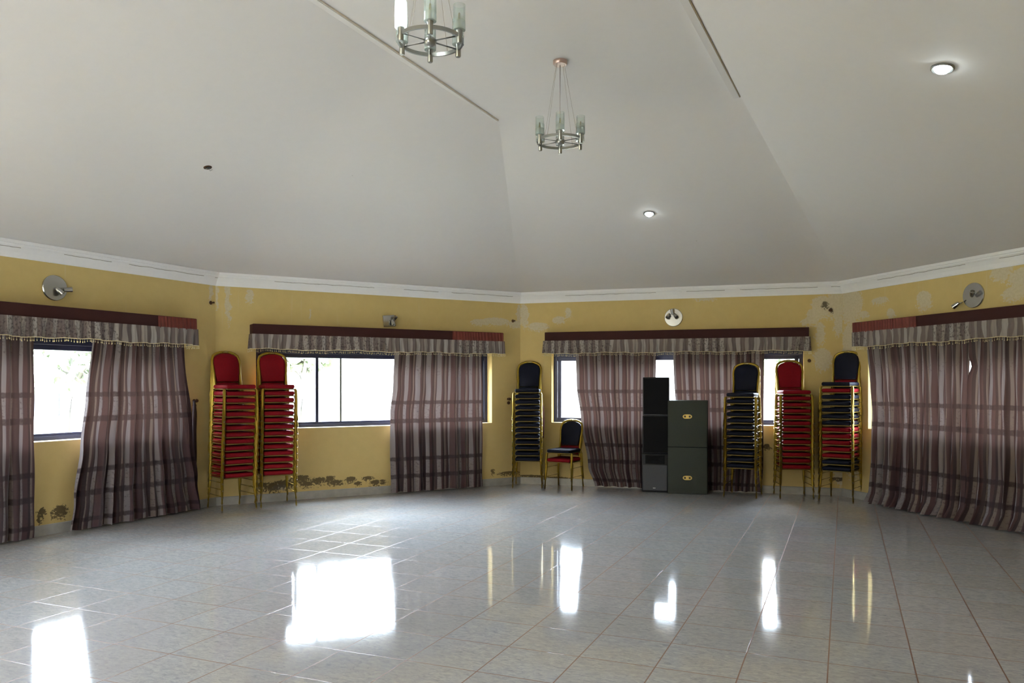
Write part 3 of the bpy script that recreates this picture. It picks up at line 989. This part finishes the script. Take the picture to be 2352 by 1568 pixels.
# ------------------------------------------------------------------ speaker cabinets
def grey_cabinet(z, flip, label):
    th = math.radians(-16)
    w, d, h = 0.500, 0.30, 0.604
    base = Vector((2.268, 10.19, z))       # centre of the front face
    n = Vector((-math.sin(th), math.cos(th), 0))
    root = thing('grey_speaker_cabinet', label, 'speaker cabinet', base + n * d / 2, th, 'grey speaker cabinets')
    bm = bmesh.new(); box(bm, (0, 0, h / 2), (w, d, h - 0.004), 0.008, 2)
    link('cabinet', bm, M['greybox'], root, True, auto=40)
    zc_ = h * (0.655 if not flip else 0.345)
    bm = bmesh.new()
    pr = []
    for k in range(28):
        a = 2 * PI * k / 28
        pr.append((0.038 * math.cos(a) + (0.022 if math.cos(a) > 0 else -0.022), 0.028 * math.sin(a)))
    prism(bm, [(x, zc_ + zz) for x, zz in pr], -d / 2 - 0.006, -d / 2 + 0.002, 0.002, 1)
    pl = link('connector_plate', bm, M['brass'], root); pl['label'] = 'brass oval plate'
    for s in (-1, 1):
        bm = bmesh.new(); lathe(bm, [(0.013, -d / 2 - 0.009), (0.013, -d / 2 - 0.004)], (s * 0.030, 0, zc_), 14, 'y')
        link('socket', bm, M['socket'], pl)
    return root
grey_cabinet(0.0, True, 'grey speaker cabinet on the floor, its brass plate low down')
grey_cabinet(0.606, False, 'grey speaker cabinet on top of its twin, brass plate high up')

def black_speaker(z, kind, label, dx=0.0):
    th = math.radians(-13)
    w, d, h = 0.342, 0.27, 0.503
    n = Vector((-math.sin(th), math.cos(th), 0))
    base = Vector((1.890 + dx, 10.37, z))
    root = thing('black_loudspeaker', label, 'loudspeaker', base + n * d / 2, th, 'black loudspeakers in a tower')
    bm = bmesh.new(); box(bm, (0, 0, h / 2), (w, d, h - 0.003), 0.010, 2)
    link('cabinet', bm, M['black'], root, True, auto=40)
    if kind == 'grille':
        bm = bmesh.new(); box(bm, (0, -d / 2 - 0.004, h / 2), (w - 0.024, 0.010, h - 0.03), 0.004, 1)
        link('grille', bm, M['grille'], root)
        if z > 0.6:
            bm = bmesh.new(); box(bm, (0, -d / 2 - 0.004, 0.006), (w - 0.03, 0.006, 0.008))
            link('trim_strip', bm, M['greygrille'], root)
    else:
        bm = bmesh.new(); box(bm, (0, -d / 2 - 0.005, 0.19), (w - 0.028, 0.012, 0.335), 0.004, 1)
        g = link('grille', bm, M['greygrille'], root); g['label'] = 'grey mesh grille'
        # horn: a flared rectangular mouth
        bm = bmesh.new()
        a = [(-0.105, 0.385), (0.105, 0.385), (0.105, 0.475), (-0.105, 0.475)]
        b = [(-0.045, 0.41), (0.045, 0.41), (0.045, 0.45), (-0.045, 0.45)]
        o = [(-0.125, 0.372), (0.125, 0.372), (0.125, 0.488), (-0.125, 0.488)]
        R = [[bm.verts.new((x, y, zz)) for x, zz in q] for q, y in ((o, -d / 2 - 0.001), (o, -d / 2 - 0.010), (a, -d / 2 - 0.010), (b, -d / 2 - 0.002))]
        for A, B in zip(R, R[1:]):
            for k in range(4): bm.faces.new((A[k], A[(k + 1) % 4], B[(k + 1) % 4], B[k]))
        bm.faces.new(R[-1])
        link('horn', bm, M['grille'], root)
        bm = bmesh.new(); box(bm, (-0.01, -d / 2 - 0.012, 0.055), (0.034, 0.004, 0.013), 0.002, 1)
        link('badge', bm, M['badge'], root)
    return root
black_speaker(0.0, 'horn', 'black loudspeaker with grey grille, bottom of the tower', -0.008)
black_speaker(0.505, 'grille', 'plain black loudspeaker, middle of the tower')
black_speaker(1.010, 'grille', 'plain black loudspeaker, top of the tower', 0.004)

# ------------------------------------------------------------------ wall lamps
def spot_head(bm, c, d, r=0.026, L=0.075, mat=0):
    c = Vector(c); d = Vector(d).normalized()
    q = d.to_track_quat('Z', 'Y').to_matrix()
    lathe(bm, [(0.006, -L * 0.5), (r * 0.65, -L * 0.45), (r * 0.9, -L * 0.1), (r, L * 0.5), (r * 0.8, L * 0.5), (r * 0.6, L * 0.2), (0.0, L * 0.15)], c, 16, 'z', mat, q)
def wall_lamp(W, px, py, shape, label, heads, R=0.122):
    t, z = W.hit(px, py)
    root = thing('wall_spotlight', label, 'wall lamp', W.P(t, z, 0), W.ang, 'wall lamps above the pelmets')
    bm = bmesh.new()
    if shape == 'round':
        lathe(bm, [(R, 0.0), (R, -0.010), (R - 0.006, -0.016), (0.0, -0.018)], (0, 0, 0), 40, 'y')
    else:
        Mx = Matrix.Rotation(math.radians(-6), 4, 'Y')
        box(bm, (0, -0.009, 0), (0.165, 0.018, 0.15), 0.004, 2, M=Mx)
    link('mirror_plate', bm, M['chrome'], root, True, auto=40)
    for (hx, hz, out, d) in heads:
        bm = bmesh.new()
        spot_head(bm, (hx, -out, hz), d)
        h = link('spot_head', bm, M['chrome'], root, True, auto=50)
        bm = bmesh.new(); tube(bm, [(hx * 0.5, -0.014, hz * 0.5), (hx * 0.8, -out * 0.6, hz * 0.8), (hx, -out, hz)], 0.006, 8)
        link('arm', bm, M['chrome'], root, True)
    return root
wall_lamp(WA, 125, 661, 'round', 'round chrome spot lamp above the left window pelmet', [(0.02, -0.03, 0.05, (0.3, -0.3, -0.4)), (0.085, -0.012, 0.07, (1, -0.3, 0.15))])
wall_lamp(WB, 893, 737, 'square', 'tilted square chrome lamp above the wide window pelmet', [(0.035, -0.02, 0.06, (0.2, -0.4, -1)), (0.06, 0.03, 0.05, (0.3, -0.5, 0.6))])
wall_lamp(WC, 1547, 729, 'round', 'round chrome twin-spot lamp above the speakers', [(-0.062, 0.02, 0.065, (-0.35, -0.6, -0.7)), (0.03, 0.02, 0.065, (0.5, -0.6, -0.7)), (-0.01, 0.075, 0.05, (-0.1, -0.2, 1))])
wall_lamp(WD, 2237, 678, 'round', 'round chrome lamp with one head hanging off, right wall', [(0.035, 0.01, 0.06, (0.6, -0.5, 0.6)), (-0.165, -0.085, 0.06, (-0.8, -0.3, -0.6))], R=0.13)

# ------------------------------------------------------------------ chandeliers
def chandelier(x, y, hubz, label, lit):
    root = thing('chandelier', label, 'chandelier', (x, y, CEIL), math.atan2(y, x) - PI / 2, 'six-light ring chandeliers')
    zr = hubz - CEIL
    bm = bmesh.new(); lathe(bm, [(0.0, 0.0), (0.052, 0.0), (0.052, -0.022), (0.046, -0.030), (0.0, -0.032)], (0, 0, 0), 28)
    link('ceiling_rose', bm, M['canopy'], root, True, auto=40)
    bm = bmesh.new(); lathe(bm, [(0.0, zr - 0.026), (0.012, zr - 0.026), (0.026, zr - 0.018), (0.034, zr), (0.028, zr + 0.014), (0.012, zr + 0.024), (0.0, zr + 0.026)], (0, 0, 0), 24)
    link('hub', bm, M['satin'], root, True)
    bm = bmesh.new(); tube(bm, [(0, 0, zr + 0.02), (0, 0, -0.025)], 0.0028, 6)
    link('cord', bm, M['wire'], root, True)
    R = 0.165
    bm = bmesh.new()
    N = 64
    rr = []
    for k in range(N):
        a = 2 * PI * k / N
        rr.append([bm.verts.new(((R + dr) * math.cos(a), (R + dr) * math.sin(a), zr + dz)) for dr, dz in ((-0.005, -0.009), (0.005, -0.009), (0.006, 0.009), (-0.006, 0.009))])
    for k in range(N):
        A, B = rr[k], rr[(k + 1) % N]
        for j in range(4): bm.faces.new((A[j], B[j], B[(j + 1) % 4], A[(j + 1) % 4]))
    link('ring', bm, M['satin'], root, True, auto=50)
    for k in range(6):
        a = PI / 2 + k * PI / 3
        c, s = math.cos(a), math.sin(a)
        bm = bmesh.new(); tube(bm, [(c * 0.025, s * 0.025, zr), (c * (R - 0.004), s * (R - 0.004), zr)], 0.0042, 8)
        link('spoke', bm, M['satin'], root, True)
        # lamp holder
        hx, hy = c * (R + 0.004), s * (R + 0.004)
        bm = bmesh.new(); lathe(bm, [(0.0, zr - 0.040), (0.011, zr - 0.040), (0.014, zr - 0.036), (0.014, zr + 0.012), (0.017, zr + 0.020), (0.017, zr + 0.034), (0.010, zr + 0.036), (0.008, zr + 0.05), (0.0, zr + 0.05)], (hx, hy, 0), 16)
        hd = link('lamp_holder', bm, M['satin'], root, True, auto=50)
        bm = bmesh.new()
        lathe(bm, [(0.0, -0.001), (0.031, 0.0), (0.031, 0.128), (0.0295, 0.128), (0.0295, 0.003), (0.0, 0.002)], (0, 0, 0), 24)
        tb = link('glass_tube', bm, M['tube'], root, True, auto=50, loc=(hx, hy, zr + 0.026))
        if k == lit:
            bm = bmesh.new(); lathe(bm, [(0.0, 0.018), (0.014, 0.020), (0.020, 0.04), (0.020, 0.095), (0.012, 0.110), (0.0, 0.114)], (0, 0, 0), 18)
            b = link('bulb', bm, M['litbulb'], root, True, loc=(hx, hy, zr + 0.026)); b['label'] = 'glowing white bulb'
        else:
            bm = bmesh.new(); lathe(bm, [(0.0, 0.012), (0.007, 0.014), (0.008, 0.05), (0.005, 0.085), (0.0, 0.092)], (0, 0, 0), 12)
            link('bulb', bm, M['cap'], root, True, loc=(hx, hy, zr + 0.026))
    for k in range(4):
        a = PI / 4 + k * PI / 2 + 0.15
        bm = bmesh.new(); tube(bm, [(0.036 * math.cos(a), 0.036 * math.sin(a), -0.028), ((R - 0.012) * math.cos(a), (R - 0.012) * math.sin(a), zr + 0.008)], 0.0011, 5)
        link('suspension_wire', bm, M['wire'], root)
    return root
chandelier(0.350, 5.73, 3.183, 'chandelier hanging whole in view, nearer the back wall, unlit', -1)
chandelier(-0.421, 4.055, 3.183, 'nearer chandelier cut by the picture top, one tube lit', 2)

# ------------------------------------------------------------------ recessed ceiling lights
bpy.context.view_layer.update()
def plane_hit(px, py):
    d = Vector(((px - CX) / F_PX, 1.0, (HY - py) / F_PX)).normalized()
    ok, loc, n, idx = ceil.ray_cast(Vector((0, 0, EYE)), d)
    return loc, (-n if n.z > 0 else n)
def downlight(px, py, label, lit, R=0.062):
    p, n = plane_hit(px, py)
    root = thing('ceiling_downlight', label, 'ceiling light', p)
    q = n.to_track_quat('Z', 'Y')
    root.rotation_euler = q.to_euler()
    bm = bmesh.new(); lathe(bm, [(R, -0.002), (R, 0.006), (R - 0.008, 0.012), (R - 0.020, 0.008), (R - 0.022, 0.001), (0.0, 0.0005)], (0, 0, 0), 32)
    link('bezel', bm, M['satin'], root, True, auto=40)
    if lit:
        bm = bmesh.new(); lathe(bm, [(0.0, 0.004), (R - 0.024, 0.004), (R - 0.025, 0.016), (R - 0.034, 0.025), (0.0, 0.028)], (0, 0, 0), 28)
        link('lit_lens', bm, M['lit'], root, True)
        l = bpy.data.lights.new('downlight_beam', 'SPOT'); l.energy = 14; l.color = (0.85, 0.95, 1.0); l.spot_size = 2.2; l.spot_blend = 0.8; l.shadow_soft_size = 0.04
        lo = bpy.data.objects.new('downlight_beam', l); COL.objects.link(lo)
        lo.location = p + n * 0.03
        lo.rotation_euler = n.to_track_quat('-Z', 'Y').to_euler()
    return root, p, n
downlight(1491, 490, 'small lit downlight on the end slope of the ceiling', True)
downlight(2165, 156, 'lit downlight on the right slope of the ceiling', True, 0.066)
# broken fitting on the left slope (find the real surface by ray)
bpy.context.view_layer.update()
dg = bpy.context.evaluated_depsgraph_get()
dirv = Vector(((477 - CX) / F_PX, 1.0, (HY - 384) / F_PX)).normalized()
ok, loc, nr, idx = ceil.ray_cast(Vector((0, 0, EYE)), dirv)
if nr.z > 0: nr = -nr
root = thing('broken_downlight', 'small broken dark downlight hole on the left ceiling slope', 'ceiling light', loc)
root.rotation_euler = nr.to_track_quat('Z', 'Y').to_euler()
bm = bmesh.new(); lathe(bm, [(0.034, -0.003), (0.034, 0.004), (0.028, 0.007), (0.024, 0.002), (0.0, 0.001)], (0, 0, 0), 24)
link('bezel', bm, M['rust'], root, True, auto=40)
bm = bmesh.new(); lathe(bm, [(0.0, 0.002), (0.022, 0.003), (0.018, 0.006), (0.0, 0.008)], (0.004, 0.002, 0), 18)
link('socket', bm, M['socket'], root, True)
bm = bmesh.new(); tube(bm, [(0.0, 0.0, 0.004), (-0.020, 0.012, 0.022), (-0.036, 0.004, 0.028)], 0.003, 6); tube(bm, [(0.01, 0, 0.004), (0.03, -0.012, 0.02), (0.042, 0.006, 0.012)], 0.0025, 6)
link('loose_wire', bm, M['satin'], root, True)

# ------------------------------------------------------------------ hooks, tiebacks and bolts on the walls
def hook(W, px, py, label):
    t, z = W.hit(px, py)
    root = thing('curtain_hook', label, 'hook', W.P(t, z, 0), W.ang, 'curtain hooks beside the windows')
    bm = bmesh.new(); lathe(bm, [(0.018, 0.0), (0.018, -0.008), (0.008, -0.012), (0.007, -0.04), (0.020, -0.046), (0.018, -0.058), (0.0, -0.062)], (0, 0, 0.0), 16, 'y')
    link('knob', bm, M['rust'], root, True, auto=40)
    bm = bmesh.new(); lathe(bm, [(0.022, 0.0), (0.022, -0.014), (0.012, -0.02), (0.0, -0.022)], (0.004, 0, -0.055), 16, 'y')
    link('rosette', bm, M['rust'], root, True, auto=40)
    return t, z
def tieback(W, px, z0, z1, mat, label, w=0.03):
    t = W.hit(px, off=0.04)
    bm = bmesh.new()
    n = 16; prev = None
    for i in range(n + 1):
        f = i / n
        z = z0 + (z1 - z0) * f
        ww = w * (0.35 + 0.65 * min(1, f * 5)) * (1 - 0.55 * max(0, f - 0.6) / 0.4)
        off = 0.045 + 0.006 * math.sin(f * 9)
        loop = [bm.verts.new(W.P(t + ww * math.cos(a) + 0.01 * f, z, off + 0.018 * math.sin(a))) for a in [2 * PI * k / 10 for k in range(10)]]
        if prev:
            for k in range(10): bm.faces.new((prev[k], prev[(k + 1) % 10], loop[(k + 1) % 10], loop[k]))
        else:
            bm.faces.new(loop[::-1])
        prev = loop
    bm.faces.new(prev)
    o = link('curtain_tieback', bm, M[mat], None, True)
    tag(o, label, 'tieback', 'curtain tiebacks on wall hooks')
hook(WA, 445, 920, 'brown curtain hook just left of the leftmost chair stack')
hook(WB, 1167, 916, 'brown curtain hook left of the corner chair stack')
hook(WC, 1884, 912, 'brown curtain hook behind the mixed chair stack')
tieback(WA, 445, 1.235, 0.50, 'darkband', 'dark tieback hanging left of the leftmost chair stack')
tieback(WC, 1246, 1.16, 0.66, 'maroon', 'maroon tieback hanging behind the corner navy stack', 0.024)
tieback(WC, 1883, 1.215, 0.66, 'maroon', 'maroon tieback hanging left of the mixed chair stack', 0.026)
for W, px, py, lab in ((WA, 484, 695, 'rusty bolt high on the wall above the leftmost chair stack'), (WB, 1178, 737, 'rusty bolt near the cornice, left of the back corner'), (WC, 1908, 712, 'rusty bolt in peeling plaster near the right corner'), (WC, 1859, 828, 'rusty bolt beside the right end of the speaker window')):
    t, z = W.hit(px, py)
    bm = bmesh.new(); lathe(bm, [(0.022, 0.0), (0.020, -0.006), (0.008, -0.008), (0.007, -0.05), (0.012, -0.052), (0.0, -0.06)], (0, 0, 0), 12, 'y')
    tag(link('wall_bolt', bm, M['rust'], None, True, loc=W.P(t, z, 0), rotz=W.ang, auto=40), lab, 'bolt', 'rusty bolts on the walls')

# ------------------------------------------------------------------ outside
bm = bmesh.new(); box(bm, (0, 20, -0.35), (160, 160, 0.3))
struct(link('ground', bm, M['lawn']))
def tree(x, y, h, r, label, seed):
    rnd = random.Random(seed)
    root = thing('tree', label, 'tree', (x, y, -0.2), 0, 'trees outside the windows')
    bm = bmesh.new(); tube(bm, [(0, 0, 0), (0.1, 0, h * 0.3), (0.0, 0.1, h * 0.62)], [0.22, 0.17, 0.09], 8)
    for k in range(4):
        a = k * 1.6 + seed
        tube(bm, [(0.05, 0, h * 0.35), (r * 0.5 * math.cos(a), r * 0.5 * math.sin(a), h * 0.62)], [0.1, 0.04], 6)
    link('trunk', bm, M['bark'], root, True)
    bm = bmesh.new()
    for k in range(1500):
        a, b, q = rnd.uniform(0, 2 * PI), rnd.uniform(-1, 1), rnd.random() ** 0.4
        c = Vector((r * q * math.cos(a) * math.sqrt(1 - b * b), r * q * math.sin(a) * math.sqrt(1 - b * b), h * 0.68 + r * 0.75 * q * b))
        d1 = Vector((rnd.uniform(-1, 1), rnd.uniform(-1, 1), rnd.uniform(-1, 1))).normalized() * 0.22
        d2 = d1.cross(Vector((rnd.uniform(-1, 1), rnd.uniform(-1, 1), rnd.uniform(-1, 1)))).normalized() * 0.12
        bm.faces.new([bm.verts.new(c + d1), bm.verts.new(c + d2), bm.verts.new(c - d1), bm.verts.new(c - d2)])
    link('foliage', bm, M['leaf'], root)
tree(-14.5, 26.0, 4.5, 2.4, 'pale green tree outside, through the left window', 1)
tree(-7.2, 27.0, 4.6, 1.5, 'pale tree outside, left of the wide window mullion', 2)
tree(10.3, 28.5, 4.4, 2.2, 'green tree outside, beyond the all-red chair stack', 3)
# far white boundary wall and a small house
bm = bmesh.new(); box(bm, (-6, 34, 0.45), (46, 0.25, 1.5), 0.03, 1)
struct(link('wall_outside', bm, M['whitewall']))
root = thing('small_house', 'tiny pale house outside, through the left window', 'house', (-17.6, 31.0, -0.2), 0)
bm = bmesh.new(); box(bm, (0, 0, 1.4), (7, 3, 2.8)); link('house_wall', bm, M['whitewall'], root)
bm = bmesh.new(); box(bm, (0.1, -1.52, 1.3), (1.1, 0.06, 1.7), 0.01, 1); link('door', bm, M['gdark'], root)
# low railing outside the right hand window
root = thing('railing', 'pale railing outside, behind the all-red chair stack', 'railing', (8.2, 24.5, -0.2), 0)
bm = bmesh.new()
for z in (0.35, 1.15): box(bm, (0, 0, z), (6.0, 0.05, 0.06))
link('rail', bm, M['whitewall'], root)
for k in range(21):
    bm = bmesh.new(); box(bm, (-2.95 + k * 0.295, 0, 0.6), (0.04, 0.034, 1.2)); link('post', bm, M['roof'], root)

# ------------------------------------------------------------------ world + lights
w = bpy.data.worlds.new('world'); S.world = w; w.use_nodes = True
nt = w.node_tree; nt.nodes.clear()
o = nt.nodes.new('ShaderNodeOutputWorld'); bg = nt.nodes.new('ShaderNodeBackground')
tc = nt.nodes.new('ShaderNodeTexCoord'); sp = nt.nodes.new('ShaderNodeSeparateXYZ'); rp = nt.nodes.new('ShaderNodeValToRGB')
rp.color_ramp.elements[0].position = 0.075; rp.color_ramp.elements[0].color = (0.038, 0.038, 0.039, 1)
rp.color_ramp.elements[1].position = 0.30; rp.color_ramp.elements[1].color = (0.75, 0.85, 1.0, 1)
nt.links.new(tc.outputs['Generated'], sp.inputs[0]); nt.links.new(sp.outputs[2], rp.inputs[0]); nt.links.new(rp.outputs[0], bg.inputs[0])
geo = nt.nodes.new('ShaderNodeVectorMath'); geo.operation = 'DOT_PRODUCT'
geo.inputs[1].default_value = Vector((-0.12, 0.80, 0.60)).normalized()
nt.links.new(tc.outputs['Generated'], geo.inputs[0])
def wm(op, a, b):
    x = nt.nodes.new('ShaderNodeMath'); x.operation = op
    for k, q in ((0, a), (1, b)):
        if isinstance(q, (int, float)): x.inputs[k].default_value = q
        else: nt.links.new(q, x.inputs[k])
    return x.outputs[0]
lobe = wm('POWER', wm('MAXIMUM', geo.outputs['Value'], 0.0), 3.0)
nt.links.new(wm('ADD', 92.0, wm('MULTIPLY', lobe, 40.0)), bg.inputs[1])
nt.links.new(bg.outputs[0], o.inputs[0])

S.view_settings.view_transform = 'Standard'
S.view_settings.look = 'None'
S.view_settings.gamma = 1.0
S.view_settings.use_curve_mapping = False
S.view_settings.exposure = 0.22
cy = S.cycles
cy.max_bounces = 7
cy.diffuse_bounces = 4
cy.glossy_bounces = 3
cy.transparent_max_bounces = 12
cy.transmission_bounces = 4
cy.sample_clamp_indirect = 20.0
cy.caustics_reflective = False
cy.caustics_refractive = False
cy.adaptive_threshold = 0.02
